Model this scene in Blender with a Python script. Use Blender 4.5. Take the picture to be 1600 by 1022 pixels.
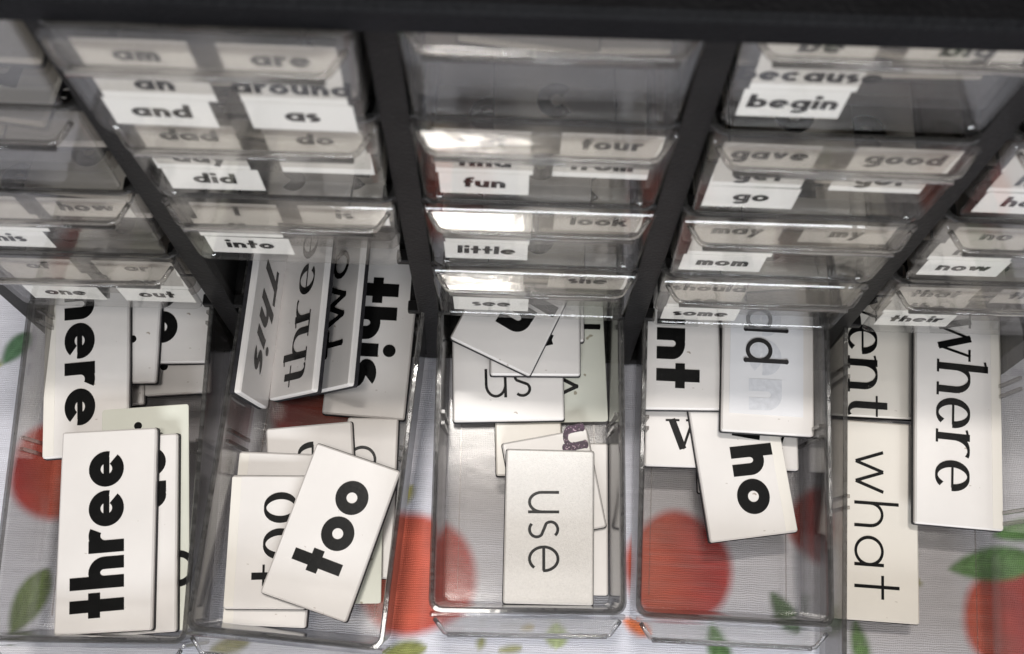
import bpy, math, random
import numpy as np
from mathutils import Matrix, Vector, Euler

random.seed(7)
np.random.seed(7)
for o in list(bpy.data.objects):
    bpy.data.objects.remove(o)
S = 0.001                      # everything below is written in millimetres
scene = bpy.context.scene
col = scene.collection

# ------------------------------------------------------------------ camera
cam_data = bpy.data.cameras.new('camera')
cam = bpy.data.objects.new('camera', cam_data)
col.objects.link(cam)
scene.camera = cam
cam.location = (-4.5 * S, -115.7 * S, 334.6 * S)
cam.rotation_euler = (math.radians(20.69), math.radians(-0.47), math.radians(1.79))
cam_data.sensor_width = 36.0
cam_data.lens = 1700 * 36.0 / 1600
cam_data.clip_start = 0.01
cam_data.clip_end = 50
cam_data.dof.use_dof = True
cam_data.dof.focus_distance = 0.322
cam_data.dof.aperture_fstop = 17.0

# ------------------------------------------------------------------ light
world = bpy.data.worlds.new('World')
scene.world = world
world.use_nodes = True
bg = world.node_tree.nodes['Background']
bg.inputs['Color'].default_value = (1.0, 0.96, 0.91, 1)
bg.inputs['Strength'].default_value = 0.085


def area_lamp(name, loc, target, sx, sy, power, color):
    d = bpy.data.lights.new(name, 'AREA')
    d.shape = 'RECTANGLE'
    d.size, d.size_y = sx, sy
    d.energy = power
    d.color = color
    o = bpy.data.objects.new(name, d)
    o.location = loc
    dv = Vector(target) - Vector(loc)
    o.rotation_euler = dv.to_track_quat('-Z', 'Y').to_euler()
    col.objects.link(o)
    return o


area_lamp('ceiling_lamp', (-0.06, 0.10, 1.40), (-0.05, -0.05, 0.0), 0.16, 0.05, 10.0, (1.0, 0.955, 0.90))
area_lamp('reading_lamp', (-0.10, -0.38, 1.40), (-0.05, -0.05, 0.0), 0.18, 0.18, 4.6, (1.0, 0.955, 0.90))
area_lamp('tube_lamp', (0.02, -0.015, 1.40), (0.02, -0.015, 0.0), 0.28, 0.035, 0.9, (1.0, 0.95, 0.9))
area_lamp('second_tube_lamp', (0.62, -0.01, 1.40), (0.3, -0.01, 0.0), 0.20, 0.035, 0.6, (1.0, 0.95, 0.9))
area_lamp('window_light', (0.10, -1.18, 0.47), (0.03, -0.02, 0.08), 0.7, 0.26, 16.0, (0.92, 0.96, 1.0))  # added soft fill from the front, brightens the upright labels; no actual window

scene.view_settings.view_transform = 'Standard'
scene.view_settings.look = 'None'
scene.view_settings.exposure = -0.22
scene.view_settings.gamma = 1.0
scene.cycles.transparent_max_bounces = 64
scene.cycles.max_bounces = 14
scene.cycles.transmission_bounces = 12


# ------------------------------------------------------------------ materials
def mat(name):
    m = bpy.data.materials.new(name)
    m.use_nodes = True
    nt = m.node_tree
    nt.nodes.clear()
    out = nt.nodes.new('ShaderNodeOutputMaterial')
    return m, nt, out


def nd(nt, kind, **kw):
    n = nt.nodes.new(kind)
    for k, v in kw.items():
        if k in n.inputs:
            n.inputs[k].default_value = v
        else:
            setattr(n, k, v)
    return n


def noise(nt, scale, detail=3.0, rough=0.55, vec=None, stretch=None):
    tc = nd(nt, 'ShaderNodeTexCoord')
    src = tc.outputs['Object']
    if stretch:
        mp = nd(nt, 'ShaderNodeMapping')
        mp.inputs['Scale'].default_value = stretch
        nt.links.new(src, mp.inputs['Vector'])
        src = mp.outputs['Vector']
    n = nd(nt, 'ShaderNodeTexNoise')
    n.inputs['Scale'].default_value = scale
    n.inputs['Detail'].default_value = detail
    n.inputs['Roughness'].default_value = rough
    nt.links.new(src, n.inputs['Vector'])
    return n


def ramp(nt, src, p0, c0, p1, c1):
    r = nd(nt, 'ShaderNodeValToRGB')
    r.color_ramp.elements[0].position = p0
    r.color_ramp.elements[0].color = (*c0, 1)
    r.color_ramp.elements[1].position = p1
    r.color_ramp.elements[1].color = (*c1, 1)
    nt.links.new(src, r.inputs['Fac'])
    return r


def solid(name, color, rough=0.5, var=0.06, vscale=60.0, bump=0.0, bscale=900.0, coat=0.0, spec=0.5, speck=None):
    m, nt, out = mat(name)
    b = nd(nt, 'ShaderNodeBsdfPrincipled')
    b.inputs['Roughness'].default_value = rough
    b.inputs['Coat Weight'].default_value = coat
    b.inputs['Coat Roughness'].default_value = 0.12
    b.inputs['Specular IOR Level'].default_value = spec
    n = noise(nt, vscale, 4)
    lo = tuple(c * (1 - var) for c in color)
    hi = tuple(min(1, c * (1 + var)) for c in color)
    r = ramp(nt, n.outputs['Fac'], 0.3, lo, 0.7, hi)
    csrc = r.outputs['Color']
    if speck:
        n2 = noise(nt, speck[0], 2, 0.6)
        r2 = ramp(nt, n2.outputs['Fac'], speck[1], (0, 0, 0), speck[1] + 0.03, (1, 1, 1))
        mx = nd(nt, 'ShaderNodeMix', data_type='RGBA')
        nt.links.new(r2.outputs['Color'], mx.inputs[0])
        nt.links.new(csrc, mx.inputs[6])
        mx.inputs[7].default_value = (*speck[2], 1)
        csrc = mx.outputs[2]
    nt.links.new(csrc, b.inputs['Base Color'])
    if bump:
        n3 = noise(nt, bscale, 3)
        bp = nd(nt, 'ShaderNodeBump')
        bp.inputs['Strength'].default_value = bump
        bp.inputs['Distance'].default_value = 0.0003
        nt.links.new(n3.outputs['Fac'], bp.inputs['Height'])
        nt.links.new(bp.outputs['Normal'], b.inputs['Normal'])
    nt.links.new(b.outputs['BSDF'], out.inputs['Surface'])
    return m


def clear(name, tint, edge, haze, rough, refr=0.0, power=6.0, streak=(60, 900, 60)):
    """Moulded clear polystyrene: see-through, darker where the eye looks along the sheet, dull with scratches."""
    m, nt, out = mat(name)
    lk = nt.links.new
    lw = nd(nt, 'ShaderNodeLayerWeight')
    lw.inputs['Blend'].default_value = 0.5
    pw = nd(nt, 'ShaderNodeMath', operation='POWER')
    lk(lw.outputs['Facing'], pw.inputs[0])
    pw.inputs[1].default_value = power
    mx = nd(nt, 'ShaderNodeMix', data_type='RGBA')
    lk(pw.outputs[0], mx.inputs[0])
    mx.inputs[6].default_value = (*tint, 1)
    mx.inputs[7].default_value = (*edge, 1)
    tr = nd(nt, 'ShaderNodeBsdfTransparent')
    lk(mx.outputs[2], tr.inputs['Color'])
    body = tr.outputs[0]
    n = noise(nt, 1.0, 5, 0.6, stretch=streak)
    if refr:
        rf = nd(nt, 'ShaderNodeBsdfRefraction')
        rf.inputs['IOR'].default_value = 1.45
        rf.inputs['Roughness'].default_value = 0.0
        lk(mx.outputs[2], rf.inputs['Color'])
        ms = nd(nt, 'ShaderNodeMixShader')
        ms.inputs[0].default_value = refr
        lk(body, ms.inputs[1])
        lk(rf.outputs[0], ms.inputs[2])
        body = ms.outputs[0]
    df = nd(nt, 'ShaderNodeBsdfDiffuse')
    df.inputs['Color'].default_value = (0.62, 0.6, 0.58, 1)
    hz = ramp(nt, n.outputs['Fac'], 0.4, (haze * 0.5,) * 3, 0.75, (haze * 2.2,) * 3)
    m1 = nd(nt, 'ShaderNodeMixShader')
    lk(hz.outputs['Color'], m1.inputs[0])
    lk(body, m1.inputs[1])
    lk(df.outputs[0], m1.inputs[2])
    n2 = noise(nt, 90.0, 3, 0.6)
    bp = nd(nt, 'ShaderNodeBump')
    bp.inputs['Strength'].default_value = 0.10
    bp.inputs['Distance'].default_value = 0.0005
    lk(n2.outputs['Fac'], bp.inputs['Height'])
    gl = nd(nt, 'ShaderNodeBsdfGlossy')
    gl.inputs['Roughness'].default_value = rough
    lk(bp.outputs['Normal'], gl.inputs['Normal'])
    fr = nd(nt, 'ShaderNodeFresnel')
    fr.inputs['IOR'].default_value = 1.5
    # the fresnel of a back face is that of the air side too (thin sheet)
    geo = nd(nt, 'ShaderNodeNewGeometry')
    iorm = nd(nt, 'ShaderNodeMix', data_type='FLOAT')
    lk(geo.outputs['Backfacing'], iorm.inputs[0])
    iorm.inputs[2].default_value = 1.5
    iorm.inputs[3].default_value = 1 / 1.5
    lk(iorm.outputs[0], fr.inputs['IOR'])
    m2 = nd(nt, 'ShaderNodeMixShader')
    lk(fr.outputs[0], m2.inputs[0])
    lk(m1.outputs[0], m2.inputs[1])
    lk(gl.outputs[0], m2.inputs[2])
    lk(m2.outputs[0], out.inputs['Surface'])
    return m


M = {}
M['frame'] = solid('black_cabinet_plastic', (0.010, 0.0095, 0.0095), 0.38, 0.25, 90, 0.5, 1500, spec=0.12, speck=(1400, 0.72, (0.07, 0.07, 0.07)))
M['top'] = solid('grained_black_plastic', (0.006, 0.006, 0.007), 0.5, 0.3, 40, 1.0, 900, spec=0.08)
M['clear'] = clear('clear_plastic', (0.878, 0.864, 0.846), (0.10, 0.098, 0.096), 0.022, 0.13, power=4.0)
M['front'] = clear('clear_front_plastic', (0.985, 0.983, 0.98), (0.35, 0.34, 0.33), 0.010, 0.06)
M['rim'] = clear('clear_plastic_rim', (0.58, 0.58, 0.58), (0.10, 0.10, 0.10), 0.05, 0.07)
M['handle'] = clear('clear_plastic_handle', (0.975, 0.963, 0.945), (0.35, 0.34, 0.33), 0.02, 0.07, refr=0.10)
M['bead'] = clear('clear_plastic_bead', (0.90, 0.90, 0.90), (0.16, 0.16, 0.155), 0.01, 0.05, refr=0.65, power=3.0)
M['paper'] = solid('laminated_white_card', (0.735, 0.70, 0.675), 0.38, 0.045, 35, 0.10, 400, coat=0.25, speck=(260, 0.735, (0.36, 0.30, 0.25)))
M['cream'] = solid('laminated_cream_card', (0.71, 0.665, 0.60), 0.40, 0.05, 30, 0.10, 400, coat=0.25, speck=(240, 0.74, (0.33, 0.28, 0.22)))
M['green'] = solid('pale_green_card', (0.68, 0.685, 0.60), 0.5, 0.05, 35, 0.1, 400, coat=0.15, speck=(200, 0.70, (0.33, 0.30, 0.22)))
M['sparkle'] = solid('frosted_laminate_card', (0.72, 0.69, 0.66), 0.28, 0.05, 1500, 0.6, 2600, coat=0.4)
M['slip'] = solid('lilac_white_paper', (0.755, 0.75, 0.77), 0.6, 0.03, 60, 0.1, 600)
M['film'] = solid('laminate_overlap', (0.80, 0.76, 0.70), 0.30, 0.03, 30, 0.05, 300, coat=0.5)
M['magnet'] = solid('black_magnet_sheet', (0.022, 0.021, 0.024), 0.6, 0.3, 500, 0.5, 1500, spec=0.2)
M['ink'] = solid('black_ink', (0.006, 0.006, 0.006), 0.25, 0.2, 200, 0.05, 900, spec=0.15)
M['marker'] = solid('marker_ink', (0.014, 0.013, 0.015), 0.45, 0.3, 300)
M['ghost'] = solid('show_through_ink', (0.65, 0.655, 0.69), 0.6, 0.08, 700)
M['purple'] = solid('purple_glitter_ink', (0.045, 0.012, 0.04), 0.4, 0.9, 1800, 0.5, 2500, speck=(1500, 0.6, (0.5, 0.35, 0.42)))
M['label'] = solid('white_label_paper', (0.84, 0.815, 0.765), 0.55, 0.03, 80, 0.1, 900)


# ------------------------------------------------------------------ mesh helpers
def link(name, verts, faces, material, parent=None, matrix=None, smooth=False):
    me = bpy.data.meshes.new(name)
    me.from_pydata([(v[0] * S, v[1] * S, v[2] * S) for v in verts], [], faces)
    me.materials.append(material)
    if smooth:
        me.polygons.foreach_set('use_smooth', [True] * len(me.polygons))
    me.update()
    return link_mesh(name, me, parent, matrix)


def link_mesh(name, me, parent=None, matrix=None):
    o = bpy.data.objects.new(name, me)
    col.objects.link(o)
    if parent is not None:
        o.parent = parent
    if matrix is not None:
        o.matrix_local = matrix
    return o


def mm(m):
    """a matrix written in mm -> metres"""
    m = m.copy()
    m.translation = m.translation * S
    return m


def empty(name, matrix):
    o = bpy.data.objects.new(name, None)
    o.empty_display_size = 0.01
    col.objects.link(o)
    o.matrix_world = mm(matrix)
    return o


def tag(o, label, cat, group=None):
    o['label'] = label
    o['category'] = cat
    if group:
        o['group'] = group


class MB:
    def __init__(self):
        self.v, self.f = [], []

    def add(self, verts, faces):
        b = len(self.v)
        self.v += [tuple(p) for p in verts]
        self.f += [tuple(i + b for i in f) for f in faces]

    def box(self, x0, x1, y0, y1, z0, z1, c=0.0):
        if c <= 0:
            v = [(x, y, z) for z in (z0, z1) for y in (y0, y1) for x in (x0, x1)]
            f = [(0, 2, 3, 1), (4, 5, 7, 6), (0, 1, 5, 4), (2, 6, 7, 3), (0, 4, 6, 2), (1, 3, 7, 5)]
            self.add(v, f)
            return
        self.loops([rrect(x0, x1, y0, y1, c, 2, z0 + c * .6, c), rrect(x0, x1, y0, y1, c, 2, z0 + c), rrect(x0, x1, y0, y1, c, 2, z1 - c), rrect(x0, x1, y0, y1, c, 2, z1, c * .6)])

    def loops(self, loops, cap0=True, cap1=True):
        n = len(loops[0])
        v = [p for l in loops for p in l]
        f = []
        for k in range(len(loops) - 1):
            for i in range(n):
                j = (i + 1) % n
                f.append((k * n + i, k * n + j, (k + 1) * n + j, (k + 1) * n + i))
        if cap0:
            f.append(tuple(reversed(range(n))))
        if cap1:
            f.append(tuple((len(loops) - 1) * n + i for i in range(n)))
        self.add(v, f)

    def tube(self, pts, r, n=8):
        """a round bar along a list of points"""
        P = [Vector(p) for p in pts]
        loops = []
        for i, p in enumerate(P):
            t = (P[min(i + 1, len(P) - 1)] - P[max(i - 1, 0)]).normalized()
            a = t.cross(Vector((0, 0, 1)))
            if a.length < 1e-3:
                a = Vector((1, 0, 0))
            a.normalize()
            b = t.cross(a).normalized()
            loops.append([tuple(p + (a * math.cos(q) + b * math.sin(q)) * r) for q in (2 * math.pi * k / n for k in range(n))])
        self.loops(loops)

    def build(self, name, material, parent=None, matrix=None, smooth=False):
        return link(name, self.v, self.f, material, parent, matrix, smooth)


def rrect(x0, x1, y0, y1, r, n, z, inset=0.0):
    """rounded rectangle loop at height z"""
    x0 += inset; x1 -= inset; y0 += inset; y1 -= inset
    r = max(0.05, r - inset)
    pts = []
    for (cx, cy, a0) in ((x1 - r, y1 - r, 0), (x0 + r, y1 - r, 90), (x0 + r, y0 + r, 180), (x1 - r, y0 + r, 270)):
        for k in range(n + 1):
            a = math.radians(a0 + 90.0 * k / n)
            pts.append((cx + r * math.cos(a), cy + r * math.sin(a), z))
    return pts


# ------------------------------------------------------------------ lettering: glyphs drawn from strokes, x-height = 1
ASC = 1.52


def arc(cx, cy, rx, ry, a0, a1, n=None):
    n = n or max(6, int(abs(a1 - a0) / 12))
    return [(cx + rx * math.cos(math.radians(a0 + (a1 - a0) * k / n)), cy + ry * math.sin(math.radians(a0 + (a1 - a0) * k / n))) for k in range(n + 1)]


def glyph(ch, w, serif, bw):
    """-> (list of strokes (points, kind), advance). kind: 'n' contrast stroke, 't' thin"""
    h = w / 2
    t = (0.07 if serif else w)
    ht = t / 2
    rx, ry = bw / 2 - h, 0.5 - ht
    st, adv = [], bw
    sf = []                                      # serif slabs (x0, x1, y)

    def bowl(cx=None):
        st.append((arc(bw / 2 if cx is None else cx, .5, rx, ry, 0, 360, 36), 'n'))

    def stem(x, y0, y1, flags=''):
        st.append(([(x, y0), (x, y1)], 'n'))
        if serif:
            if 'b' in flags:
                sf.append((x - w * .95, x + w * .95, y0 + ht))
            if 't' in flags:
                st.append(([(x - w * 1.1, y1 - .10), (x, y1 - ht * 1.2)], 't'))
    nw = bw * (.86 if not serif else 1.0)

    def arch(x0, wd, down=True):
        a = arc(x0 + wd / 2, 1 - .45, wd / 2 - h, .45 - ht, 180, 0, 14)
        st.append((a + [(x0 + wd - h, 0)], 'n'))
        if serif:
            sf.append((x0 + wd - h - w * .95, x0 + wd - h + w * .95, ht))
    if ch == 'o': bowl()
    elif ch == 'c': st.append((arc(bw / 2, .5, rx, ry, 42, 318), 'n'))
    elif ch == 'e':
        st.append((arc(bw / 2, .5, rx, ry, *((-13, 322) if w > .3 else (-3, 318)), 30), 'n'))
        st.append(([(h, .5), (bw - h, .5)], 'ebar'))
    elif ch in 'adqgbp':
        bowl()
        if ch == 'a': stem(bw - h, 0, 1)
        if ch == 'd': stem(bw - h, 0, ASC, 't')
        if ch == 'b': stem(h, 0, ASC, 't')
        if ch == 'p': stem(h, -.5, 1, 'bt')
        if ch == 'q': stem(bw - h, -.5, 1, 'b')
        if ch == 'g': st.append(([(bw - h, 1), (bw - h, -.1)] + arc(bw / 2, -.12, rx, .38 - ht, 0, -150), 'n'))
    elif ch == 'h': stem(h, 0, ASC, 'bt'); arch(0, nw); adv = nw
    elif ch == 'n': stem(h, 0, 1, 'bt'); arch(0, nw); adv = nw
    elif ch == 'm': stem(h, 0, 1, 'bt'); arch(0, nw * .86); arch(nw * .86 - w, nw * .86); adv = nw * 1.72 - w
    elif ch == 'u':
        st.append(([(h, 1)] + arc(nw / 2, .45, nw / 2 - h, .45 - ht, 180, 360, 14), 'n')); stem(nw - h, 0, 1, 't'); adv = nw
    elif ch == 'r':
        stem(h, 0, 1, 'bt'); st.append((arc(nw * .55, .52, nw * .55 - h, .48 - ht, 180, 62, 10), 'n')); adv = nw * .72
    elif ch == 't':
        x = .32
        if serif:
            st.append(([(x, 1.32), (x, .3)] + arc(x + .22, .3, .22, .3 - ht, 180, 300, 8), 'n')); st.append(([(.02, 1 - ht), (.66, 1 - ht)], 't')); adv = .64
        else:
            st.append(([(x, 0), (x, ASC)], 'n')); st.append(([(0, 1 - h), (.66, 1 - h)], 't')); adv = .66
    elif ch == 'i': stem(h, 0, 1, 'bt'); st.append(((h, 1.36, max(.62 * w, .09)), 'dot')); adv = w
    elif ch == 'l': stem(h, 0, ASC, 'bt'); adv = w
    elif ch == 'I': stem(h, 0, ASC, 'b'); adv = w
    elif ch == 'T': stem(.45, 0, ASC, 'b'); st.append(([(0, ASC - h), (.9, ASC - h)], 't')); adv = .9
    elif ch == '.': st.append(((.12, .12, .13), 'dot')); adv = .3
    elif ch == 's':
        sw = bw * .66
        r = (1 - t) / 4
        k = sw / 2 - h * .8
        up = [(sw / 2 + k * math.cos(math.radians(a)), 1 - ht - r + r * math.sin(math.radians(a))) for a in range(38, 225, 14)]
        lo = [(sw / 2 + k * math.cos(math.radians(a)), ht + r + r * math.sin(math.radians(a))) for a in range(45, -143, -14)]
        st.append((up + lo, 'n')); adv = sw
    elif ch == 'v':
        a = bw * .92
        st.append(([(h, 1), (a / 2, ht)], 'd')); st.append(([(a / 2, ht), (a - h, 1)], 'u')); adv = a
        if serif: sf += [(-.08, w * 1.6, 1 - ht), (a - w * 1.5, a + .06, 1 - ht)]
    elif ch == 'w':
        a = bw * 1.45
        st += [([(h, 1), (a * .27, ht)], 'd'), ([(a * .27, ht), (a * .5, 1)], 'u'), ([(a * .5, 1), (a * .73, ht)], 'd'), ([(a * .73, ht), (a - h, 1)], 'u')]; adv = a
        if serif: sf += [(-.08, w * 1.6, 1 - ht), (a - w * 1.5, a + .06, 1 - ht)]
    elif ch == 'y':
        a = bw * .9
        st.append(([(h, 1), (a / 2, .05)], 'd')); st.append(([(a - h, 1), (a * .22, -.5)], 'u')); adv = a
        if serif: sf += [(-.08, w * 1.6, 1 - ht), (a - w * 1.5, a + .06, 1 - ht)]
    elif ch == 'k':
        stem(h, 0, ASC, 'b'); st.append(([(w * .8, .42), (bw * .78, 1)], 'u')); st.append(([(w * 1.3, .58), (bw * .86, 0)], 'd')); adv = bw * .86
    elif ch == 'f':
        x = .26
        st.append(([(x, 0)] + [(x, 1.2)] + arc(x + .3, 1.2, .3, .32 - ht, 180, 80, 8), 'n')); st.append(([(0, 1 - ht), (.56, 1 - ht)], 't')); adv = .56
        if serif: sf.append((x - w, x + w, ht))
    for (x0, x1, y) in sf:
        st.append(([(x0, y), (x1, y)], 't'))
    return st, adv


STYLE = {  # weight, serif, bowl width, letter gap, round ends
    'bold': (.335, False, .98, .10, False), 'thin': (.095, False, .86, .24, False), 'mid': (.17, False, .9, .2, True),
    'serif': (.215, True, .94, .16, False), 'marker': (.15, False, .86, .22, True), 'ghost': (.335, False, .98, .10, False),
    'purple': (.24, False, .9, .2, True), 'ital': (.27, False, .86, .16, False)}


def word_strokes(word, style, slant=0.0):
    w, serif, bw, gap, rnd = STYLE[style]
    res, x = [], 0.0
    for ch in word:
        st, adv = glyph(ch, w, serif, bw)
        for pts, kind in st:
            if kind == 'dot':
                res.append((('dot', pts[0] + x + slant * pts[1], pts[1], pts[2]), 0))
                continue
            P = [(px + x + slant * py, py) for px, py in pts]
            n = len(P)
            hw = []
            for i in range(n):
                a, b = P[max(0, i - 1)], P[min(n - 1, i + 1)]
                dx, dy = b[0] - a[0], b[1] - a[1]
                L = math.hypot(dx, dy) or 1
                if not serif:
                    hw.append(min(w / 2, .085) if kind == 'ebar' else w / 2)
                elif kind in ('t', 'ebar'): hw.append(.035)
                elif kind == 'd': hw.append(w / 2)
                elif kind == 'u': hw.append(.04)
                else: hw.append(.035 + (w / 2 - .035) * abs(dy / L) ** 1.4)
            res.append((P, hw))
        x += adv + gap
    return res, x - gap, rnd


def lettering(word, style, ox, oy, ang, length, xh, z, parent, material, slant=0.0, center=False, name='lettering'):
    """flat print lying on the plane z of its parent; (ox, oy) start of the baseline, ang its direction"""
    st, total, rnd = word_strokes(word, style, slant)
    if length is None:
        sx = xh
    else:
        sx = length / total
        if word == '.': sx = xh
    ca, sa = math.cos(math.radians(ang)), math.sin(math.radians(ang))
    sh = -total * sx / 2 if center else 0.0
    mb = MB()
    lay = 0

    def T(x, y):
        X, Y = x * sx + sh, y * xh
        return (ox + X * ca - Y * sa, oy + X * sa + Y * ca, z + lay * .004)
    for P, hw in st:
        lay = (lay + 1) % 12
        if P[0] == 'dot':
            _, cx, cy, r = P
            ring = [T(cx + r * math.cos(q) * (xh / sx), cy + r * math.sin(q)) for q in (2 * math.pi * k / 20 for k in range(20))]
            mb.add(ring, [tuple(range(20))])
            continue
        n = len(P)
        closed = math.hypot(P[0][0] - P[-1][0], P[0][1] - P[-1][1]) < 1e-4 and n > 6
        Ls, Rs = [], []
        for i in range(n):
            a = P[i - 1] if i > 0 else (P[-2] if closed else P[0])
            b = P[i + 1] if i < n - 1 else (P[1] if closed else P[-1])
            dx, dy = b[0] - a[0], b[1] - a[1]
            L = math.hypot(dx, dy) or 1
            nx, ny = -dy / L, dx / L
            Ls.append(T(P[i][0] + nx * hw[i], P[i][1] + ny * hw[i]))
            Rs.append(T(P[i][0] - nx * hw[i], P[i][1] - ny * hw[i]))
        mb.add(Ls + Rs, [(i, n + i, n + i + 1, i + 1) for i in range(n - 1)])
        if rnd and not closed:
            for e in (0, -1):
                ring = [T(P[e][0] + hw[e] * 1.15 * math.cos(q), P[e][1] + hw[e] * 1.15 * math.sin(q)) for q in (2 * math.pi * k / 14 for k in range(14))]
                lay = (lay + 1) % 12
                ring = [(a, b, c + .05) for a, b, c in ring]
                mb.add(ring, [tuple(range(14))])
    return mb.build(name, material, parent)

# ------------------------------------------------------------------ tablecloth (one sheet, the print is flat dye in the cloth)
ZT = -9.0


def axis(lo, hi, flo, fhi, fine, coarse):
    a = list(np.arange(lo, flo, coarse)) + list(np.arange(flo, fhi, fine)) + list(np.arange(fhi, hi + coarse, coarse))
    return np.array(a)


def make_cloth():
    xs = axis(-700, 700, -215, 215, 0.9, 12)
    ys = axis(-520, 420, -135, 45, 0.9, 12)
    X, Y = np.meshgrid(xs, ys)
    nx, ny = len(xs), len(ys)

    def wob(a, b, s, ph):
        return np.sin(X * a * s + ph) * np.cos(Y * b * s - ph * 1.7) * .5 + np.sin((X + Y) * .63 * s + ph * 2.1) * .5
    H = .22 * wob(.4, 1.3, .21, 3.1) + .16 * wob(1.5, .5, .26, 1.1) + (0.9 * np.exp(-((X + 34 + 0.05 * Y) / 5) ** 2) + 0.5 * np.exp(-((X + 24) / 3.0) ** 2)) * np.clip((-Y) / 60, 0, 1) + .35 * wob(1, 1, .045, .6) + .12 * wob(1, 1.2, .12, 2.0)
    white = np.array([.715, .72, .80])
    C = np.ones((ny, nx, 3)) * white
    C *= (1 + .03 * wob(1, 1, .08, .3))[..., None]

    def put(mask, c):
        nonlocal C
        C = C * (1 - mask[..., None]) + c * mask[..., None]

    def soft(d, e=1.5):
        return np.clip(.5 - d / (2 * e), 0, 1)

    def fruit(cx, cy, r, sx=1.0, k=0):
        dx, dy = (X - cx) / sx, Y - cy
        rr = np.hypot(dx, dy)
        th = np.arctan2(dy, dx)
        R = r * (1 + .03 * np.sin(3 * th + k) + .02 * np.sin(5 * th + 2 * k))
        m = soft(rr - R)
        g = np.clip(.5 + .5 * np.sin(dx / r * 2.4 + k + .5 * wob(1, 1, .12, k)), 0, 1)
        red, orange = np.array([.45, .035, .032]), np.array([.60, .11, .06])
        c = red * (1 - g[..., None]) + orange * g[..., None]
        edge = np.clip((rr / R - .82) / .18, 0, 1)
        c = c * (1 - .35 * edge[..., None]) + np.array([.55, .03, .03]) * .35 * edge[..., None]
        c = c * (1 + .12 * wob(1, 1, .5, k + 1))[..., None]
        put(m, c)

    def leaf(cx, cy, L, W, ang, c=(.11, .26, .07), k=0.0):
        a = math.radians(ang)
        u = (X - cx) * math.cos(a) + (Y - cy) * math.sin(a)
        v = -(X - cx) * math.sin(a) + (Y - cy) * math.cos(a)
        t = np.clip(u / (L / 2), -1, 1)
        hw = W / 2 * (1 - t * t) ** .8 * (1 + .2 * t) + .0
        m = soft(np.abs(v) - hw, 1.0) * (np.abs(u) < L / 2)
        vein = np.exp(-(v / .5) ** 2) * .25 + .12 * np.cos((u - np.abs(v) * 1.2) * 1.6) * (np.abs(v) > .4)
        cc = np.array(c) * (1 + .25 * wob(1, 1, .35, k))[..., None]
        cc = cc * (1 + vein[..., None])
        put(m, cc)
    fruit(-149, -39.5, 16, k=1.0)
    fruit(-33, -69, 18.5, k=2.1)
    fruit(-66, -14, 19, k=.4)
    fruit(48.5, -64, 16.8, k=3.0)
    fruit(153, -77, 16.8, k=4.0)
    fruit(97, -50, 13, 1.0, k=5.2)
    fruit(118, 5, 15, k=2.2)
    fruit(4, 12, 14, k=1.2)
    leaf(147.5, -60, 29, 10.5, 8)
    leaf(158, -49, 20, 7, 12, k=2)
    leaf(-151, -81, 22, 10, 68, (.14, .20, .06), 1)
    leaf(-171, 1, 14, 7, 60, (.08, .17, .09), 4)
    leaf(-179, -4, 10, 3.2, -20, (.25, .26, .05), 4)
    leaf(81, -77, 15, 6.5, -58, (.09, .15, .08), 3)
    leaf(60.5, -89, 17, 7, -75, (.11, .22, .07), 5)
    leaf(103.5, -86, 16, 5.5, -82, (.14, .27, .09), 6)
    leaf(11, -86, 8, 6.5, -88, (.38, .44, .22), 6)
    leaf(35.5, -82.6, 10, 4.5, -25, (.66, .16, .05), 6)
    leaf(-35, -92, 14, 6, 10, (.26, .28, .08), 6)
    leaf(2, -84, 4, 1.6, 10, (.36, .28, .08), 6)
    leaf(-12, -89, 4, 2.4, 80, (.26, .26, .07), 6)
    leaf(-3, -90.5, 8, 2.2, 8, (.26, .26, .07), 6)
    for i in range(6):
        leaf(121.5 + 1.3 * math.sin(i * 2), -55 - i * 2.9, 3.4, 2.2, 70 + 50 * math.sin(i), (.27, .27, .07), i)
    leaf(-38, -45, 9, 4, 60, (.35, .33, .10), 2)
    leaf(-88, -92, 13, 5, 15, (.2, .19, .05), 2)
    rnd = random.Random(5)
    for i in range(170):
        x, y = rnd.uniform(-680, 680), rnd.uniform(-500, 400)
        if -195 < x < 195 and -120 < y < 45:
            continue
        fruit(x, y, rnd.uniform(13, 18), k=rnd.uniform(0, 6))
        leaf(x + rnd.uniform(-10, 10), y + 20, 26, 10, rnd.uniform(0, 180), k=rnd.uniform(0, 6))
    me = bpy.data.meshes.new('tablecloth')
    v = np.stack([X.ravel() * S, Y.ravel() * S, (ZT + H.ravel()) * S], 1)
    idx = np.arange(nx * ny).reshape(ny, nx)
    q = np.stack([idx[:-1, :-1], idx[:-1, 1:], idx[1:, 1:], idx[1:, :-1]], -1).reshape(-1, 4)
    me.vertices.add(len(v)); me.vertices.foreach_set('co', v.astype(np.float32).ravel())
    me.loops.add(q.size); me.loops.foreach_set('vertex_index', q.astype(np.int32).ravel())
    me.polygons.add(len(q)); me.polygons.foreach_set('loop_start', np.arange(0, q.size, 4, dtype=np.int32))
    me.polygons.foreach_set('use_smooth', np.ones(len(q), dtype=bool))
    me.update(calc_edges=True)
    at = me.color_attributes.new('dye', 'FLOAT_COLOR', 'POINT')
    at.data.foreach_set('color', np.concatenate([C.reshape(-1, 3), np.ones((nx * ny, 1))], 1).astype(np.float32).ravel())
    m, nt, out = mat('printed_cotton')
    lk = nt.links.new
    b = nd(nt, 'ShaderNodeBsdfPrincipled')
    b.inputs['Roughness'].default_value = .6
    b.inputs['Coat Weight'].default_value = .12
    b.inputs['Coat Roughness'].default_value = .35
    a = nd(nt, 'ShaderNodeAttribute'); a.attribute_name = 'dye'
    tc = nd(nt, 'ShaderNodeTexCoord')
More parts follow.
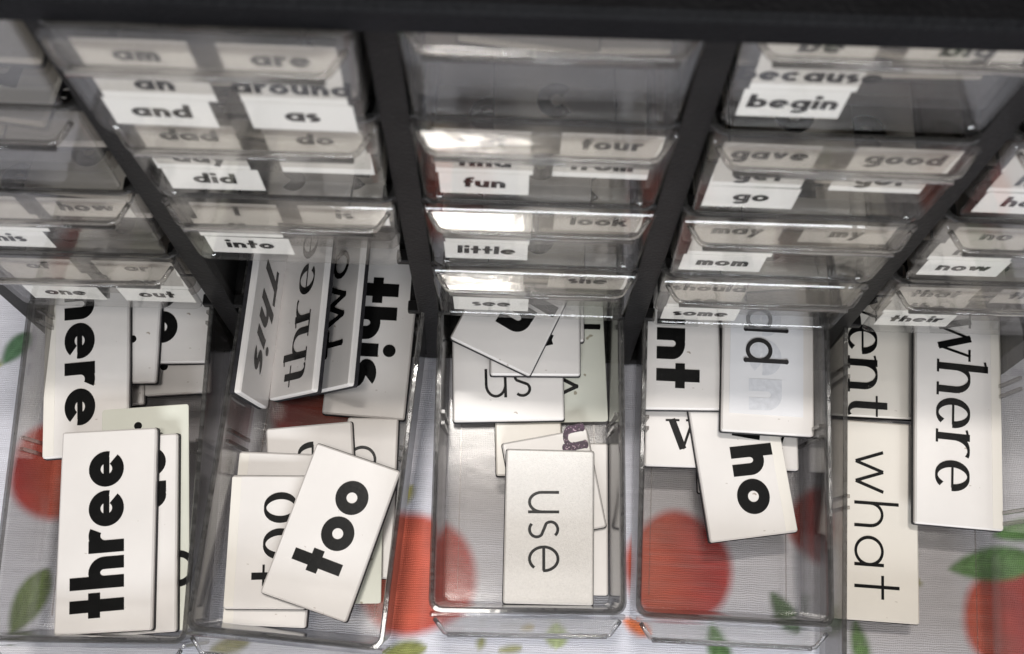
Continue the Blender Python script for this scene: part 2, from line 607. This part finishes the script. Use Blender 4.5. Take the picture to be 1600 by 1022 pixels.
    sp = nd(nt, 'ShaderNodeSeparateXYZ'); lk(tc.outputs['Object'], sp.inputs[0])
    nz = noise(nt, 260, 3)

    def threads(o, f):
        ad = nd(nt, 'ShaderNodeMath', operation='MULTIPLY_ADD')
        lk(sp.outputs[o], ad.inputs[0]); ad.inputs[1].default_value = f
        m2 = nd(nt, 'ShaderNodeMath', operation='MULTIPLY'); lk(nz.outputs['Fac'], m2.inputs[0]); m2.inputs[1].default_value = 11.0
        lk(m2.outputs[0], ad.inputs[2])
        s_ = nd(nt, 'ShaderNodeMath', operation='SINE'); lk(ad.outputs[0], s_.inputs[0])
        return s_
    t1, t2 = threads(0, 2 * math.pi / .00057), threads(1, 2 * math.pi / .0007)
    sm = nd(nt, 'ShaderNodeMath', operation='ADD'); lk(t1.outputs[0], sm.inputs[0]); lk(t2.outputs[0], sm.inputs[1])
    mr = nd(nt, 'ShaderNodeMapRange'); lk(sm.outputs[0], mr.inputs[0])
    mr.inputs[1].default_value = -2; mr.inputs[2].default_value = 2; mr.inputs[3].default_value = .985; mr.inputs[4].default_value = 1.01
    nb = noise(nt, 1.0, 4, .6, stretch=(60, 500, 60))
    mr2 = nd(nt, 'ShaderNodeMapRange'); lk(nb.outputs['Fac'], mr2.inputs[0])
    mr2.inputs[1].default_value = .25; mr2.inputs[2].default_value = .75; mr2.inputs[3].default_value = .90; mr2.inputs[4].default_value = 1.08
    mu = nd(nt, 'ShaderNodeMath', operation='MULTIPLY'); lk(mr.outputs[0], mu.inputs[0]); lk(mr2.outputs[0], mu.inputs[1])
    vm = nd(nt, 'ShaderNodeVectorMath', operation='SCALE'); lk(a.outputs['Color'], vm.inputs[0]); lk(mu.outputs[0], vm.inputs['Scale'])
    lk(vm.outputs[0], b.inputs['Base Color'])
    bp = nd(nt, 'ShaderNodeBump'); bp.inputs['Strength'].default_value = .35; bp.inputs['Distance'].default_value = .0002
    lk(sm.outputs[0], bp.inputs['Height']); lk(bp.outputs[0], b.inputs['Normal'])
    lk(b.outputs[0], out.inputs['Surface'])
    me.materials.append(m)
    o = link_mesh('tablecloth', me)
    tag(o, 'pale grey cotton tablecloth printed with red pomegranates and green leaves', 'tablecloth')


make_cloth()
tb = MB(); tb.box(-720, 720, -540, 440, ZT - 30, ZT - 2.5, 2)
tb_o = tb.build('table', solid('wooden_table', (.22, .12, .07), .5, .3, 20))
tag(tb_o, 'wooden table top lying under the printed tablecloth', 'table')
fl = MB(); fl.box(-4000, 4000, -4000, 4000, -790, -760)
fl_o = fl.build('floor', solid('floor_boards', (.20, .17, .14), .6, .2, 3))
fl_o['kind'] = 'structure'

# ------------------------------------------------------------------ cabinet
P = 35.57
ZB = [40 + P * k for k in range(5)]           # row boundaries: 40 is between the fourth and the open fifth row
DEEP = 134.0
cab = empty('drawer_cabinet', Matrix.Translation((0, 0, ZT + .6)))
tag(cab, 'black plastic small-parts cabinet frame holding five columns of clear drawers', 'drawer cabinet')
co = -(ZT + .6)                                # child z offset


def cpart(name, boxes, m='frame', c=.35):
    b = MB()
    for q in boxes:
        b.box(q[0], q[1], q[2], q[3], q[4] + co, q[5] + co, c)
    return b.build(name, M[m], cab)


cpart('top_panel', [(-157, 157, -5.0, DEEP + 4, 181.0, 188.0), (-157, 157, -5.6, 2.5, 180.2, 187.4)], 'top', 1.0)
cpart('back_panel', [(-154, 154, DEEP, DEEP + 3, ZT + 1.0, 180.9)])
cpart('base_panel', [(-153, 153, 0.6, DEEP - .2, -4.5, -2.2)])
for s in (-1, 1):
    x0, x1 = sorted((s * 147.0, s * 154.5))
    cpart('side_panel', [(x0, x1, 0, DEEP - .3, ZT + .7, 180.8)])
for i in range(4):
    x = -90 + 60 * i
    cpart('partition', [(x - 2.6, x + 2.6, 0.3, DEEP - .3, -2.1, 180.7), (x - 3.1, x + 3.1, -.4, 3, -2.0, 175.3)])
ledge_proto = None
for i in range(6):
    x = -150 + 60 * i
    for k in range(5):
        z = ZB[k] if k < 5 else 0
        for s in (-1, 1):
            if (i == 0 and s < 0) or (i == 5 and s > 0):
                continue
            if ledge_proto is None:
                b = MB()
                b.box(0, 3.2, 1.0, DEEP - 2, -2.4, -1.0, .3)
                b.box(0, 3.6, -.3, 3.2, -3.0, -.4, .4)
                ledge_proto = b.build('ledge', M['frame'], cab)
                o = ledge_proto
            else:
                o = ledge_proto.copy()
                col.objects.link(o)
                o.parent = cab
            o.location = ((x + s * 2.55) * S, 0, (z + co) * S)
            o.scale = (s, 1, 1)
    for s in (-1, 1):
        if (i == 0 and s < 0) or (i == 5 and s > 0):
            continue
        o = ledge_proto.copy(); col.objects.link(o); o.parent = cab
        o.location = ((x + s * 2.55) * S, 0, (2.5 + co) * S); o.scale = (s, 1, 1)

# ------------------------------------------------------------------ drawers (local frame: origin at the middle of the front rim, body towards +y, z down)
HT, HF, TH_ = 27.0, 32.2, 1.2
FL = -HT + TH_


def tray_mesh():
    b = MB()
    n = 4
    o = [rrect(-25.6, 25.6, .9, 126.5, 3.0, n, -HT), rrect(-25.9, 25.9, .6, 127, 3.0, n, -HT + .6), rrect(-26.8, 26.8, .1, 128, 3.2, n, -.9), rrect(-26.8, 26.8, .1, 128, 3.2, n, 0),
         rrect(-25.7, 25.7, 1.35, 126.9, 2.4, n, 0), rrect(-25.5, 25.5, 1.5, 126.7, 2.2, n, -1.0), rrect(-24.6, 24.6, 2.1, 125.6, 2.2, n, FL + .8), rrect(-24.2, 24.2, 2.6, 125.2, 2.0, n, FL)]
    b.loops(o)
    return b


tray_b = tray_mesh()
tray = link('tray', tray_b.v, tray_b.f, M['clear']); TRAY = tray.data; bpy.data.objects.remove(tray)


def rim_mesh():
    b = MB()
    n = 4
    L = [rrect(-26.8, 26.8, .1, 128, 3.2, n, .06), rrect(-27.2, 27.2, -.35, 128.4, 3.4, n, .45), rrect(-27.0, 27.0, -.2, 128.2, 3.3, n, 1.0), rrect(-26.1, 26.1, .8, 127.3, 2.7, n, 1.05), rrect(-25.75, 25.75, 1.3, 127, 2.4, n, .06)]
    # ring: loops connect back to the first
    nn = len(L[0]); base = len(b.v)
    b.v += [p for l in L for p in l]
    for k in range(len(L)):
        k2 = (k + 1) % len(L)
        for i in range(nn):
            j = (i + 1) % nn
            b.f.append((k * nn + i, k * nn + j, k2 * nn + j, k2 * nn + i))
    t = b.build('rim', M['rim']); me = t.data; bpy.data.objects.remove(t); return me


def front_mesh():
    # front panel, rounded lower corners, hanging a little below the tray
    b = MB()
    n = 5
    pts = []
    r = 3.4
    for (cx, cz, a0, w) in ((25.8 - r, -HF + r, -90, 1), (26.9 - .6, -.6, 0, 0), (-26.9 + .6, -.6, 90, 0), (-25.8 + r, -HF + r, 180, 1)):
        rr = r if w else .6
        for k in range(n + 1):
            a = math.radians(a0 + 90 * k / n)
            pts.append((cx + rr * math.cos(a), cz + rr * math.sin(a)))
    cx_, cz_ = 0, -HF / 2

    def lp(y, ins):
        return [(x * (1 - ins / 27), y, cz_ + (z - cz_) * (1 - ins / 16.5)) for x, z in pts]
    b.loops([lp(-1.5, .4), lp(-1.15, 0), lp(-.35, 0), lp(-.05, .3)])
    t = b.build('front_panel', M['front']); me = t.data; bpy.data.objects.remove(t); return me


def handle_mesh():
    b = MB()
    # sloping plate
    out, w0, w1 = -6.1, 25.8, 22.6
    z0, z1 = -1.2, -2.9
    th = 1.2
    A = [(-w0, -1.55, z0), (w0, -1.55, z0), (w1 + .9, out + 1.4, z1 + .45), (w1, out + .4, z1 + .1), (w1 - 1.6, out, z1), (-w1 + 1.6, out, z1), (-w1, out + .4, z1 + .1), (-w1 - .9, out + 1.4, z1 + .45)]
    lo = [(x * .996, y, z - th) for x, y, z in A]
    b.loops([lo, A])
    # raised bead round the three free edges, with a second one inside it on the front edge
    bead = [(-w0 + .3, -1.9, z0 + .35), (-w1 - 1.0, out + 1.6, z1 + .8), (-w1 - .2, out + .5, z1 + .6), (-w1 + 1.6, out, z1 + .4), (w1 - 1.6, out, z1 + .4), (w1 + .2, out + .5, z1 + .6), (w1 + 1.0, out + 1.6, z1 + .8), (w0 - .3, -1.9, z0 + .35)]
    b2 = MB()
    b2.tube(bead, .6, 10)
    lip = [(-w1 + .6, out - .1, z1 - .9), (w1 - .6, out - .1, z1 - 1.1)]
    b2.tube(lip, .72, 10)
    t = b.build('handle', M['handle'], smooth=False); me = t.data; bpy.data.objects.remove(t)
    t = b2.build('handle_bead', M['bead'], smooth=True); me2 = t.data; bpy.data.objects.remove(t)
    return me, me2


RIM, FRONT, (HANDLE, BEAD) = rim_mesh(), front_mesh(), handle_mesh()
gb = MB()
for s in (-1, 1):                               # slots for a divider, half way down the tray
    for y in (52, 55.2, 90, 93.2):
        gb.box(s * 24.9 - .5, s * 24.9 + .5, y, y + 1.0, FL + .3, -2.0)
gb.box(-20.6, -20.3, 6, 122, FL + .05, FL + .35)
gb.box(20.3, 20.6, 6, 122, FL + .05, FL + .35)
t = gb.build('guide_rib', M['clear']); RIB = t.data; bpy.data.objects.remove(t)


def drawer(matrix, label, rows_l, rows_r, group='clear drawers of the cabinet', glare=0.0):
    d = empty('drawer', matrix)
    tag(d, label, 'drawer', group)
    link_mesh('tray', TRAY, d)
    link_mesh('rim', RIM, d)
    link_mesh('front_panel', FRONT, d)
    hd = link_mesh('handle', HANDLE, d)
    link_mesh('handle_bead', BEAD, hd)
    link_mesh('guide_rib', RIB, d)
    for side, rows in ((-1, rows_l), (1, rows_r)):
        for k, wd in enumerate(rows):
            if wd is None:
                continue
            h = 9.35
            z1 = -3.1 - k * h * .985 - random.uniform(0, .3)
            x0 = (-22.8 if side < 0 else 3.0) + random.uniform(-.8, .8)
            if len(rows) > 2 and side < 0:
                x0 += random.uniform(-.4, .4)
            wdt = 20.6 + random.uniform(-.8, .6)
            b = MB()
            sk = random.uniform(-.25, .25)
            y0 = .35 + (k % 2) * .12
            V = [(x0, y0, z1 - h), (x0 + wdt, y0, z1 - h + sk), (x0 + wdt, y0, z1 + sk), (x0, y0, z1)]
            b.add(V + [(x, y + .1, z) for x, y, z in V], [(0, 1, 2, 3), (7, 6, 5, 4), (0, 4, 5, 1), (1, 5, 6, 2), (2, 6, 7, 3), (3, 7, 4, 0)])
            lab = b.build('word_label', M['label'], d)
            if wd:
                # print faces the front: built flat, then stood up
                e = bpy.data.objects.new('lettering', None)
                me = lettering(wd, 'bold', 0, 0, 0, None, 3.0, 0, None, M['ink'], slant=.04, center=True)
                me.parent = lab
                me.matrix_local = mm(Matrix.Translation((x0 + wdt * .5, y0 - .06, z1 - h * .66)) @ Matrix.Rotation(math.radians(90), 4, 'X') @ Matrix.Scale(1.28, 4, (1, 0, 0)))
                bpy.data.objects.remove(e)
    return d


def dmat(k, pull):
    xc, yaw, droop = DR[k]
    return Matrix.Translation((xc, 0, 38)) @ Matrix.Rotation(math.radians(yaw), 4, 'Z') @ Matrix.Rotation(math.radians(droop), 4, 'X')


DR = {1: (-120.1, 1.0, 7), 2: (-58.3, -4.0, 7), 3: (-.2, 1.0, 7), 4: (59.8, -1.2, 7), 5: (118.4, -2.6, 7)}
PULL = {1: 95.5, 2: 93.5, 3: 84.0, 4: 84.5, 5: 106.0}
OPEN_LABEL = {1: 'open clear drawer holding the bold "three" card, leftmost along the bottom', 2: 'open clear drawer holding the bold "too" card, skewed sideways',
              3: 'open clear drawer holding the "use" card, in the middle of the bottom row', 4: 'open clear drawer holding the bold "who" and "want" cards',
              5: 'open clear drawer holding the "what" and "where" cards, rightmost along the bottom'}
for k in range(1, 6):
    drawer(dmat(k, 0) @ Matrix.Translation((0, -PULL[k], 0)), OPEN_LABEL[k], [], [], 'pulled out drawers of the bottom row')

CLOSED = {  # (row from the top, column): left labels, right labels, pull
    (1, 0): ([None, 'am', 'all'], [], 1.8), (1, 1): (['am', 'an', 'and'], ['are', 'around', 'as'], 6.5), (1, 2): ([], [], 1.0), (1, 3): (['be', 'because', 'begin'], ['big'], 0.3), (1, 4): (['by', 'came', 'can'], [], 1.5),
    (2, 0): ([], [], 1.4), (2, 1): (['dad', 'day', 'did'], ['do', ''], 2.2), (2, 2): (['eat', 'find', 'fun'], ['four', 'from'], 1.2), (2, 3): (['gave', 'get', 'go'], ['good', 'got'], 2.5), (2, 4): (['', 'had', 'has'], [], 1.8),
    (3, 0): (['', 'her', 'his'], ['how'], 1.8), (3, 1): (['I', 'if', 'into'], ['is'], 1.6), (3, 2): (['know', '', 'little'], ['look'], 1.2), (3, 3): (['may', 'me', 'mom'], ['my'], 2.4), (3, 4): (['no', 'not', 'now'], ['new'], 1.8),
    (4, 0): (['of', 'on', 'one'], ['or', 'our', 'out'], 1.8), (4, 2): (['said', '', 'see'], ['she'], 1.2), (4, 3): (['should', 'so', 'some'], [], 2.2), (4, 4): (['that', 'the', 'their'], ['they'], 1.8)}
DLAB = {(1, 0): 'closed drawer cut off at the top left corner, with a white label', (1, 1): 'drawer labelled "an and" on the left and "around as" on the right, pulled slightly out', (1, 2): 'closed drawer without labels, middle of the top row', (1, 3): 'drawer labelled "because" and "begin" under the cabinet top',
        (1, 4): 'drawer cut off at the top right corner beside the "begin" drawer', (2, 0): 'closed drawer without labels at the left edge, second row', (2, 1): 'closed drawer labelled "dad day did" below the "and" drawer', (2, 2): 'closed drawer labelled "find fun" and "four from"', (2, 3): 'closed drawer labelled "get go" and "good got"',
        (2, 4): 'closed drawer labelled "has" at the right edge', (3, 0): 'closed drawer labelled "his" and "how" at the left edge', (3, 1): 'closed drawer labelled "into" and "is", above the empty slot', (3, 2): 'closed drawer labelled "know little" and "look"', (3, 3): 'closed drawer labelled "may mom" and "my"',
        (3, 4): 'closed drawer labelled "no now" at the right edge', (4, 0): 'closed drawer labelled "of on one" and "or our out"', (4, 2): 'closed drawer labelled "said see" and "she"', (4, 3): 'closed drawer labelled "should so some"', (4, 4): 'closed drawer labelled "that the their"'}


# ------------------------------------------------------------------ word cards
CARD_MESH = {}


def box_card(W, L, z0, z1, ch):
    b = MB()
    hw, hl = W / 2, L / 2
    b.loops([rrect(-hw, hw, -hl, hl, .7, 2, z0), rrect(-hw, hw, -hl, hl, .7, 2, z1 - ch), rrect(-hw, hw, -hl, hl, .7, 2, z1, ch)])
    return b


def card(matrix, W, L, style, label, texts=(), group=None, slip=None, film=None, cat='word card'):
    """matrix puts the card's underside centre; its face is at z = thickness"""
    fm = {'paper': 'paper', 'green': 'green', 'cream': 'cream', 'sparkle': 'sparkle', 'taped': 'paper'}[style]
    thick = {'paper': 3.0, 'green': .6, 'cream': 2.6, 'sparkle': 3.0, 'taped': 3.0}[style]
    mag = 0 if style == 'green' else 1.15
    c = empty('word_card', matrix)
    tag(c, label, cat, group)
    key = (round(W, 1), round(L, 1), style)
    if key not in CARD_MESH:
        f = box_card(W, L, mag + (.02 if mag else 0), thick, .45 if mag else .1).build('face_board', M[fm])
        g = None
        if mag:
            g = box_card(W + .5, L + .5, 0, mag, .1).build('magnet_sheet', M['magnet'])
        CARD_MESH[key] = (f.data, g.data if g else None)
        bpy.data.objects.remove(f)
        if g: bpy.data.objects.remove(g)
    f, g = CARD_MESH[key]
    link_mesh('face_board', f, c)
    if g: link_mesh('magnet_sheet', g, c)
    z = thick
    if slip:
        x0, x1, y0, y1 = slip
        b = MB(); b.box(x0, x1, y0, y1, z + .03, z + .16)
        b.build('paper_slip', M['slip'], c)
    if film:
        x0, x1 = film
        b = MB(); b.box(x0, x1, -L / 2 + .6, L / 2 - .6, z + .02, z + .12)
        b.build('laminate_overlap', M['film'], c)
    for (wd, sty, ox, oy, ang, ln, xh) in texts:
        ink = {'marker': 'marker', 'ghost': 'ghost', 'purple': 'purple'}.get(sty, 'ink')
        zz = z + .06
        if slip: zz = z + (.20 if sty == 'ghost' else .30)
        if sty == 'ital':
            lettering(wd, sty, ox, oy, ang, ln, xh, zz, c, M['ink'], slant=.28)
        else:
            lettering(wd, sty, ox, oy, ang, ln, xh, zz, c, M[ink])
    return c


CARDS = [
('d1a', 1, -14.02, -11.46, 9.7, 25.31, 64.0, 5.51, 'paper', [('there', 'bold', -6.91, 27.84, -89.1, 50.84, 9.1)]),
('d1e', 1, -4.55, -1.53, 0.2, 8.55, 50.0, 4.06, 'paper', []),
('d1b', 1, 0.57, 5.31, 6.5, 10.6, 52.0, 1.82, 'paper', [('.', 'bold', -1.3, -13.43, 93.7, 1.61, 9)]),
('d1d', 1, 9.73, 2.13, 0.2, 20.4, 50.0, 4.5, 'paper', [('.', 'bold', -3.04, -17.29, 90.6, 2.84, 9.0)]),
('d1c', 1, 11.44, 12.39, 3.3, 17.43, 52.0, 1.8, 'paper', [('ree', 'bold', -12.04, 8.45, -86.4, 28.59, 9.6)]),
('d1f', 1, 8.65, -61.09, 12.9, 25.56, 65.0, 5.1, 'green', [('o', 'mid', 14.61, -20.46, 89.7, 10.27, 9.8), ('.', 'mid', -1.36, 25.66, 76.2, 1.55, 9.0)]),
('d1g', 1, 6.7, -65.8, 13.6, 24.87, 56.2, 4.52, 'paper', [('en', 'bold', -2.12, 24.65, -88.9, 18.54, 11.2)]),
('d1h', 1, 0.0, -64.97, 16.8, 27.14, 56.8, 3.9, 'paper', [('three', 'bold', 5.85, -24.11, 91.8, 46.49, 10.0)]),
('d2d', 2, 8.95, 2.72, 0.6, 25.4, 60.0, 1.28, 'paper', [('this', 'bold', -7.82, 14.24, -88.4, 35.0, 9.6)]),
('d2f', 2, -1.99, -52.62, 3.2, 26, 42.3, 10.91, 'paper', [('me', 'serif', 4.45, -5.45, 87.2, 21.25, 9.0)]),
('d2g', 2, 14.65, -51.19, 0.1, 15.57, 48.0, 4.77, 'paper', [('to', 'thin', 2.31, -2.37, 92.6, 17.97, 8.8)]),
('d2i', 2, 10.2, -69.5, 6.3, 22.1, 27.0, 6.45, 'green', []),
('d2h1', 2, -11.27, -66.44, 6.4, 24.13, 50.0, 3.38, 'paper', []),
('d2h2', 2, -11.48, -67.57, 9.6, 23.55, 38.1, 5.36, 'paper', [('too', 'serif', 8.82, -12.49, 92.0, 26.86, 9.8)]),
('d2k', 2, 6.84, -62.91, 12.8, 26.1, 45.0, -12.81, 'paper', [('too', 'bold', 6.59, -12.78, 88.5, 28.35, 9.6)]),
('d3f', 3, -0.31, -18.94, 0.1, 20.32, 50.0, 2.31, 'cream', []),
('d3d', 3, 11.48, 0.2, 2.8, 23.91, 56.0, 2.34, 'green', [('v', 'mid', 3.1, -19.72, 87.7, 5.63, 5.0), ('l', 'mid', 10.56, 1.02, 87.4, 1.65, 3.6)]),
('d3b2', 3, 10.39, 19.55, 3.5, 12.44, 45.0, 1.07, 'paper', []),
('d3c', 3, -6.36, -15.06, 3.5, 33.85, 26.0, 1.95, 'paper', [('us', 'thin', -7.09, -5.88, 0.6, 14.07, 9.0)]),
('d3b', 3, 1.75, 8.62, 6.6, 27.4, 46.0, 0.45, 'paper', [('we', 'bold', 6.55, -15.38, 89.8, 21.97, 9.0)]),
('d3a', 3, -2.66, 10.34, 9.8, 26.87, 44.0, -25.24, 'paper', [('up', 'bold', 6.25, -12.26, 84.9, 20.57, 9.6)]),
('d3h', 3, 12.26, -56.57, 0.2, 24.15, 45.2, -0.2, 'paper', [('.', 'bold', 5.92, 9.47, 90.0, 2.31, 9.0)]),  # one solid card built in place of the doubled reflections at the wall
('d3g', 3, 7.87, -47.16, 3.4, 26.2, 30.0, 11.32, 'paper', [('us', 'purple', 5.3, 16.6, -88.7, 15.5, 6.3)]),
('d3i', 3, 6.43, -59.51, 6.6, 26.17, 44.8, -0.47, 'sparkle', [('use', 'thin', -6.42, 10.08, -88.9, 23.5, 9.2)]),
('d4c', 4, -0.42, -26.4, 3.3, 46.39, 28.0, 1.18, 'paper', [('very', 'serif', -15.93, -9.01, 1.0, 37.7, 9.4)]),
('d4e', 4, 1.04, -27.4, 0.2, 17.03, 40.0, 3.03, 'paper', []),
('d4d', 4, 4.98, -37.89, 6.5, 26.13, 46.0, 10.03, 'paper', [('who', 'bold', -2.54, 20.22, -91.0, 36.58, 9.7)]),
('d4a', 4, -14.22, 3.77, 9.7, 23.52, 56.0, 2.39, 'paper', [('want', 'bold', -6.15, 27.15, -92.1, 48.57, 8.6)]),
('d4b', 4, 11.81, -4.68, 12.9, 27.34, 52.0, -0.68, 'taped', [('een', 'ghost', -6.16, 14.18, -89.2, 33.39, 9.8), ('add', 'marker', -7.04, 21.81, -89.6, 26.75, 8.0)]),
('d5b', 5, -10.97, -54.48, 0.4, 26.6, 59.4, 0.3, 'cream', [('what', 'thin', -5.89, 20.85, -90.1, 44.16, 8.8)]),
('d5a', 5, -11.15, 2.7, 0.4, 27.82, 52.0, 1.39, 'cream', [('went', 'serif', -7.55, 18.71, -91.1, 44.23, 9.2)]),
('d5c', 5, 12.31, -21.42, 7.0, 25.94, 68.0, -0.76, 'paper', [('where', 'serif', -6.28, 30.2, -91.0, 53.77, 10.2)]),
]
CLABEL = {
    'd1a': 'white card with bold "there" reading downwards, partly under the green card, leftmost drawer',
    'd1e': 'small visible corner of a white card below the card edge with one dot',
    'd1b': 'white card edge showing one dot, right beside the bold "there" card',
    'd1d': 'white card lying skewed under the card with a cut-off bold "e"',
    'd1c': 'white card showing one cut-off bold "e" against the drawer wall',
    'd1f': 'thin pale green card lying under the bold "three" card',
    'd1g': 'white card with cut-off letters right under the "three" card, above the green card',
    'd1h': 'white card with bold "three" reading upwards, topmost in its drawer',
    'd2d': 'white card with bold "this" reading downwards, lying flat beside the standing cards',
    'd2f': 'white card with a cut-off serif "e" above the two "too" cards',
    'd2g': 'white card with a thin round "o" against the right drawer wall',
    'd2i': 'thin pale green card under the lower corner of the bold "too" card',
    'd2h1': 'blank white card under the serif "too" card, its lower strip showing',
    'd2h2': 'white card with serif "too", half covered by the bold "too" card',
    'd2k': 'white card with bold "too", lying tilted on top of its pile',
    'd3f': 'cream card mostly hidden under the purple "us" and "use" cards',
    'd3d': 'thin pale green card with a sideways "v" along the right of the middle drawer',
    'd3b2': 'thin white card edge between the tilted card and the green card, middle drawer',
    'd3c': 'white card with thin upright "us", lying crosswise in the middle drawer',
    'd3b': 'white card with a cut-off bold "w" under the tilted card, middle drawer',
    'd3a': 'white card with cut-off bold "u", tilted diagonally at the top of the middle drawer',
    'd3h': 'white card at the right wall beside the "use" card',
    'd3g': 'white card with purple glitter "us", tucked under the "use" card',
    'd3i': 'frosted white card with thin "use" reading downwards',
    'd4c': 'wide white card with serif "v", lying crosswise under the "who" card',
    'd4e': 'white card corner peeping out left of the "who" card, lowest of the pile',
    'd4d': 'white card with bold "who", lying at a slant',
    'd4a': 'cream-white card with bold "want", cut off after "ant"',
    'd4b': 'white card with a taped paper slip and handwritten "add" in black marker',
    'd5b': 'cream card with thin "what" reading downwards',
    'd5a': 'cream card with serif "went" above the "what" card',
    'd5c': 'white card with serif "where" reading downwards, rightmost'}
FILM = {'d1a': (-12.4, -9.2), 'd2h2': (-11.6, -8.9), 'd2h1': (-11.9, -9.0), 'd4d': (9.6, 12.8), 'd5c': (9.8, 12.7)}  # slightly raised, lighter strip near one long edge of the card
for (n, k, cx, cy, lv, W, L, ang, sty, tx) in CARDS:
    m = dmat(k, 0) @ Matrix.Translation((cx, cy, FL + lv + .05)) @ Matrix.Rotation(math.radians(ang), 4, 'Z')
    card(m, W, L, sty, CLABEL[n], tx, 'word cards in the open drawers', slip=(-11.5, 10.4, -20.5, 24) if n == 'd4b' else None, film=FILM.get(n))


def standing(low, high, y0, L, sty, label, tx, right_high=True, lean=0.0):
    """a card on its long edge, leaning: low / high are the ends of its short side in the drawer's frame"""
    lo, hi = Vector(low), Vector(high)
    ex = (hi - lo).normalized() if right_high else (lo - hi).normalized()
    ey = Vector((0, 1, 0))
    ez = ex.cross(ey).normalized()
    mid = (lo + hi) / 2
    org = Vector((mid.x, y0 + L / 2, mid.z)) - ez * 3.0
    R = Matrix((ex, ey, ez)).transposed().to_4x4()
    piv = Matrix.Translation((mid.x, y0, 0))
    card(dmat(2, 0) @ piv @ Matrix.Rotation(math.radians(lean), 4, 'Z') @ piv.inverted() @ Matrix.Translation(org) @ R, 28, L, 'paper', label, tx, 'word cards in the open drawers')


standing((-20.6, 0, -25.5), (-22.2, 0, 2.2), -27.5, 60, 'paper', 'white card with slanted "This", standing upright against the left drawer wall', [('This', 'ital', -6.5, 16.5, -90, 36, 8.6)], right_high=False, lean=1.2)
standing((-20.8, 0, -25.5), (-3.2, 0, -3.8), -24.3, 60, 'paper', 'white card with serif "three", leaning on its long edge', [('three', 'serif', 8.0, -27.5, 90, 50, 9.6)], lean=2.4)
standing((-10.4, 0, -25.5), (7.0, 0, -3.8), -21.5, 60, 'paper', 'white card with thin "two", leaning behind the serif "three" card', [('two', 'mid', 7.5, -19.5, 90, 33, 9.6)], lean=2.4)

# ------------------------------------------------------------------ closed drawers with cards inside
for (r, c), (ll, rr, pull) in CLOSED.items():
    x = -120 + 60 * c
    z = 40 + P * (4 - r) + P - (1.7 if r == 1 else 0.7)
    Md = Matrix.Translation((x, -pull, z)) @ Matrix.Rotation(math.radians(random.uniform(-.5, .5)), 4, 'Z')
    drawer(Md, DLAB[(r, c)], ll, rr, 'closed drawers with word labels')
    hint = DLAB[(r, c)].replace('closed drawer', 'drawer')
    import re
    words = re.findall(r'"([^"]+)"', hint)
    if words: hint = 'the "%s" drawer' % words[0]
    else: hint = {(1, 0): 'the drawer at the top left corner', (1, 2): 'the unlabelled drawer in the middle of the top row', (1, 4): 'the drawer at the top right corner', (2, 0): 'the unlabelled drawer at the left edge'}[(r, c)]
    rnd = random.Random(r * 10 + c)
    for q in range(3):
        lx = (-12.2, 12.0, rnd.uniform(-8, 8))[q]
        ly = rnd.uniform(27, 31) if q < 2 else rnd.uniform(26, 32)
        lz = FL + (0.1, .1, 3.3)[q]
        a = rnd.uniform(-2, 2) if q < 2 else rnd.uniform(-9, 9)
        Lc = rnd.choice((44, 48, 50)) if q < 2 else 44.0
        wd = rnd.choice(('o', 'e', 'd', 's', 'c'))
        if q == 2: lx = rnd.uniform(-6, 6)
        sty = rnd.choice(('paper', 'cream', 'cream'))
        side = ('left of two', 'right of two', 'upper one')[q]
        if (r, c) == (1, 2) and q < 2:
            lx, ly, sty = ((-12.5, 30, 'cream'), (12.2, 34, 'cream'))[q]
        card(Md @ Matrix.Translation((lx, ly, lz)) @ Matrix.Rotation(math.radians(a), 4, 'Z'), 23.0 if q < 2 else 27.0, Lc, sty,
             'card, %s in %s' % (side, hint), [(wd, 'bold', -4, -Lc / 2 + 8, 0, None, 9.0)] if wd else (), 'word cards inside the closed drawers')
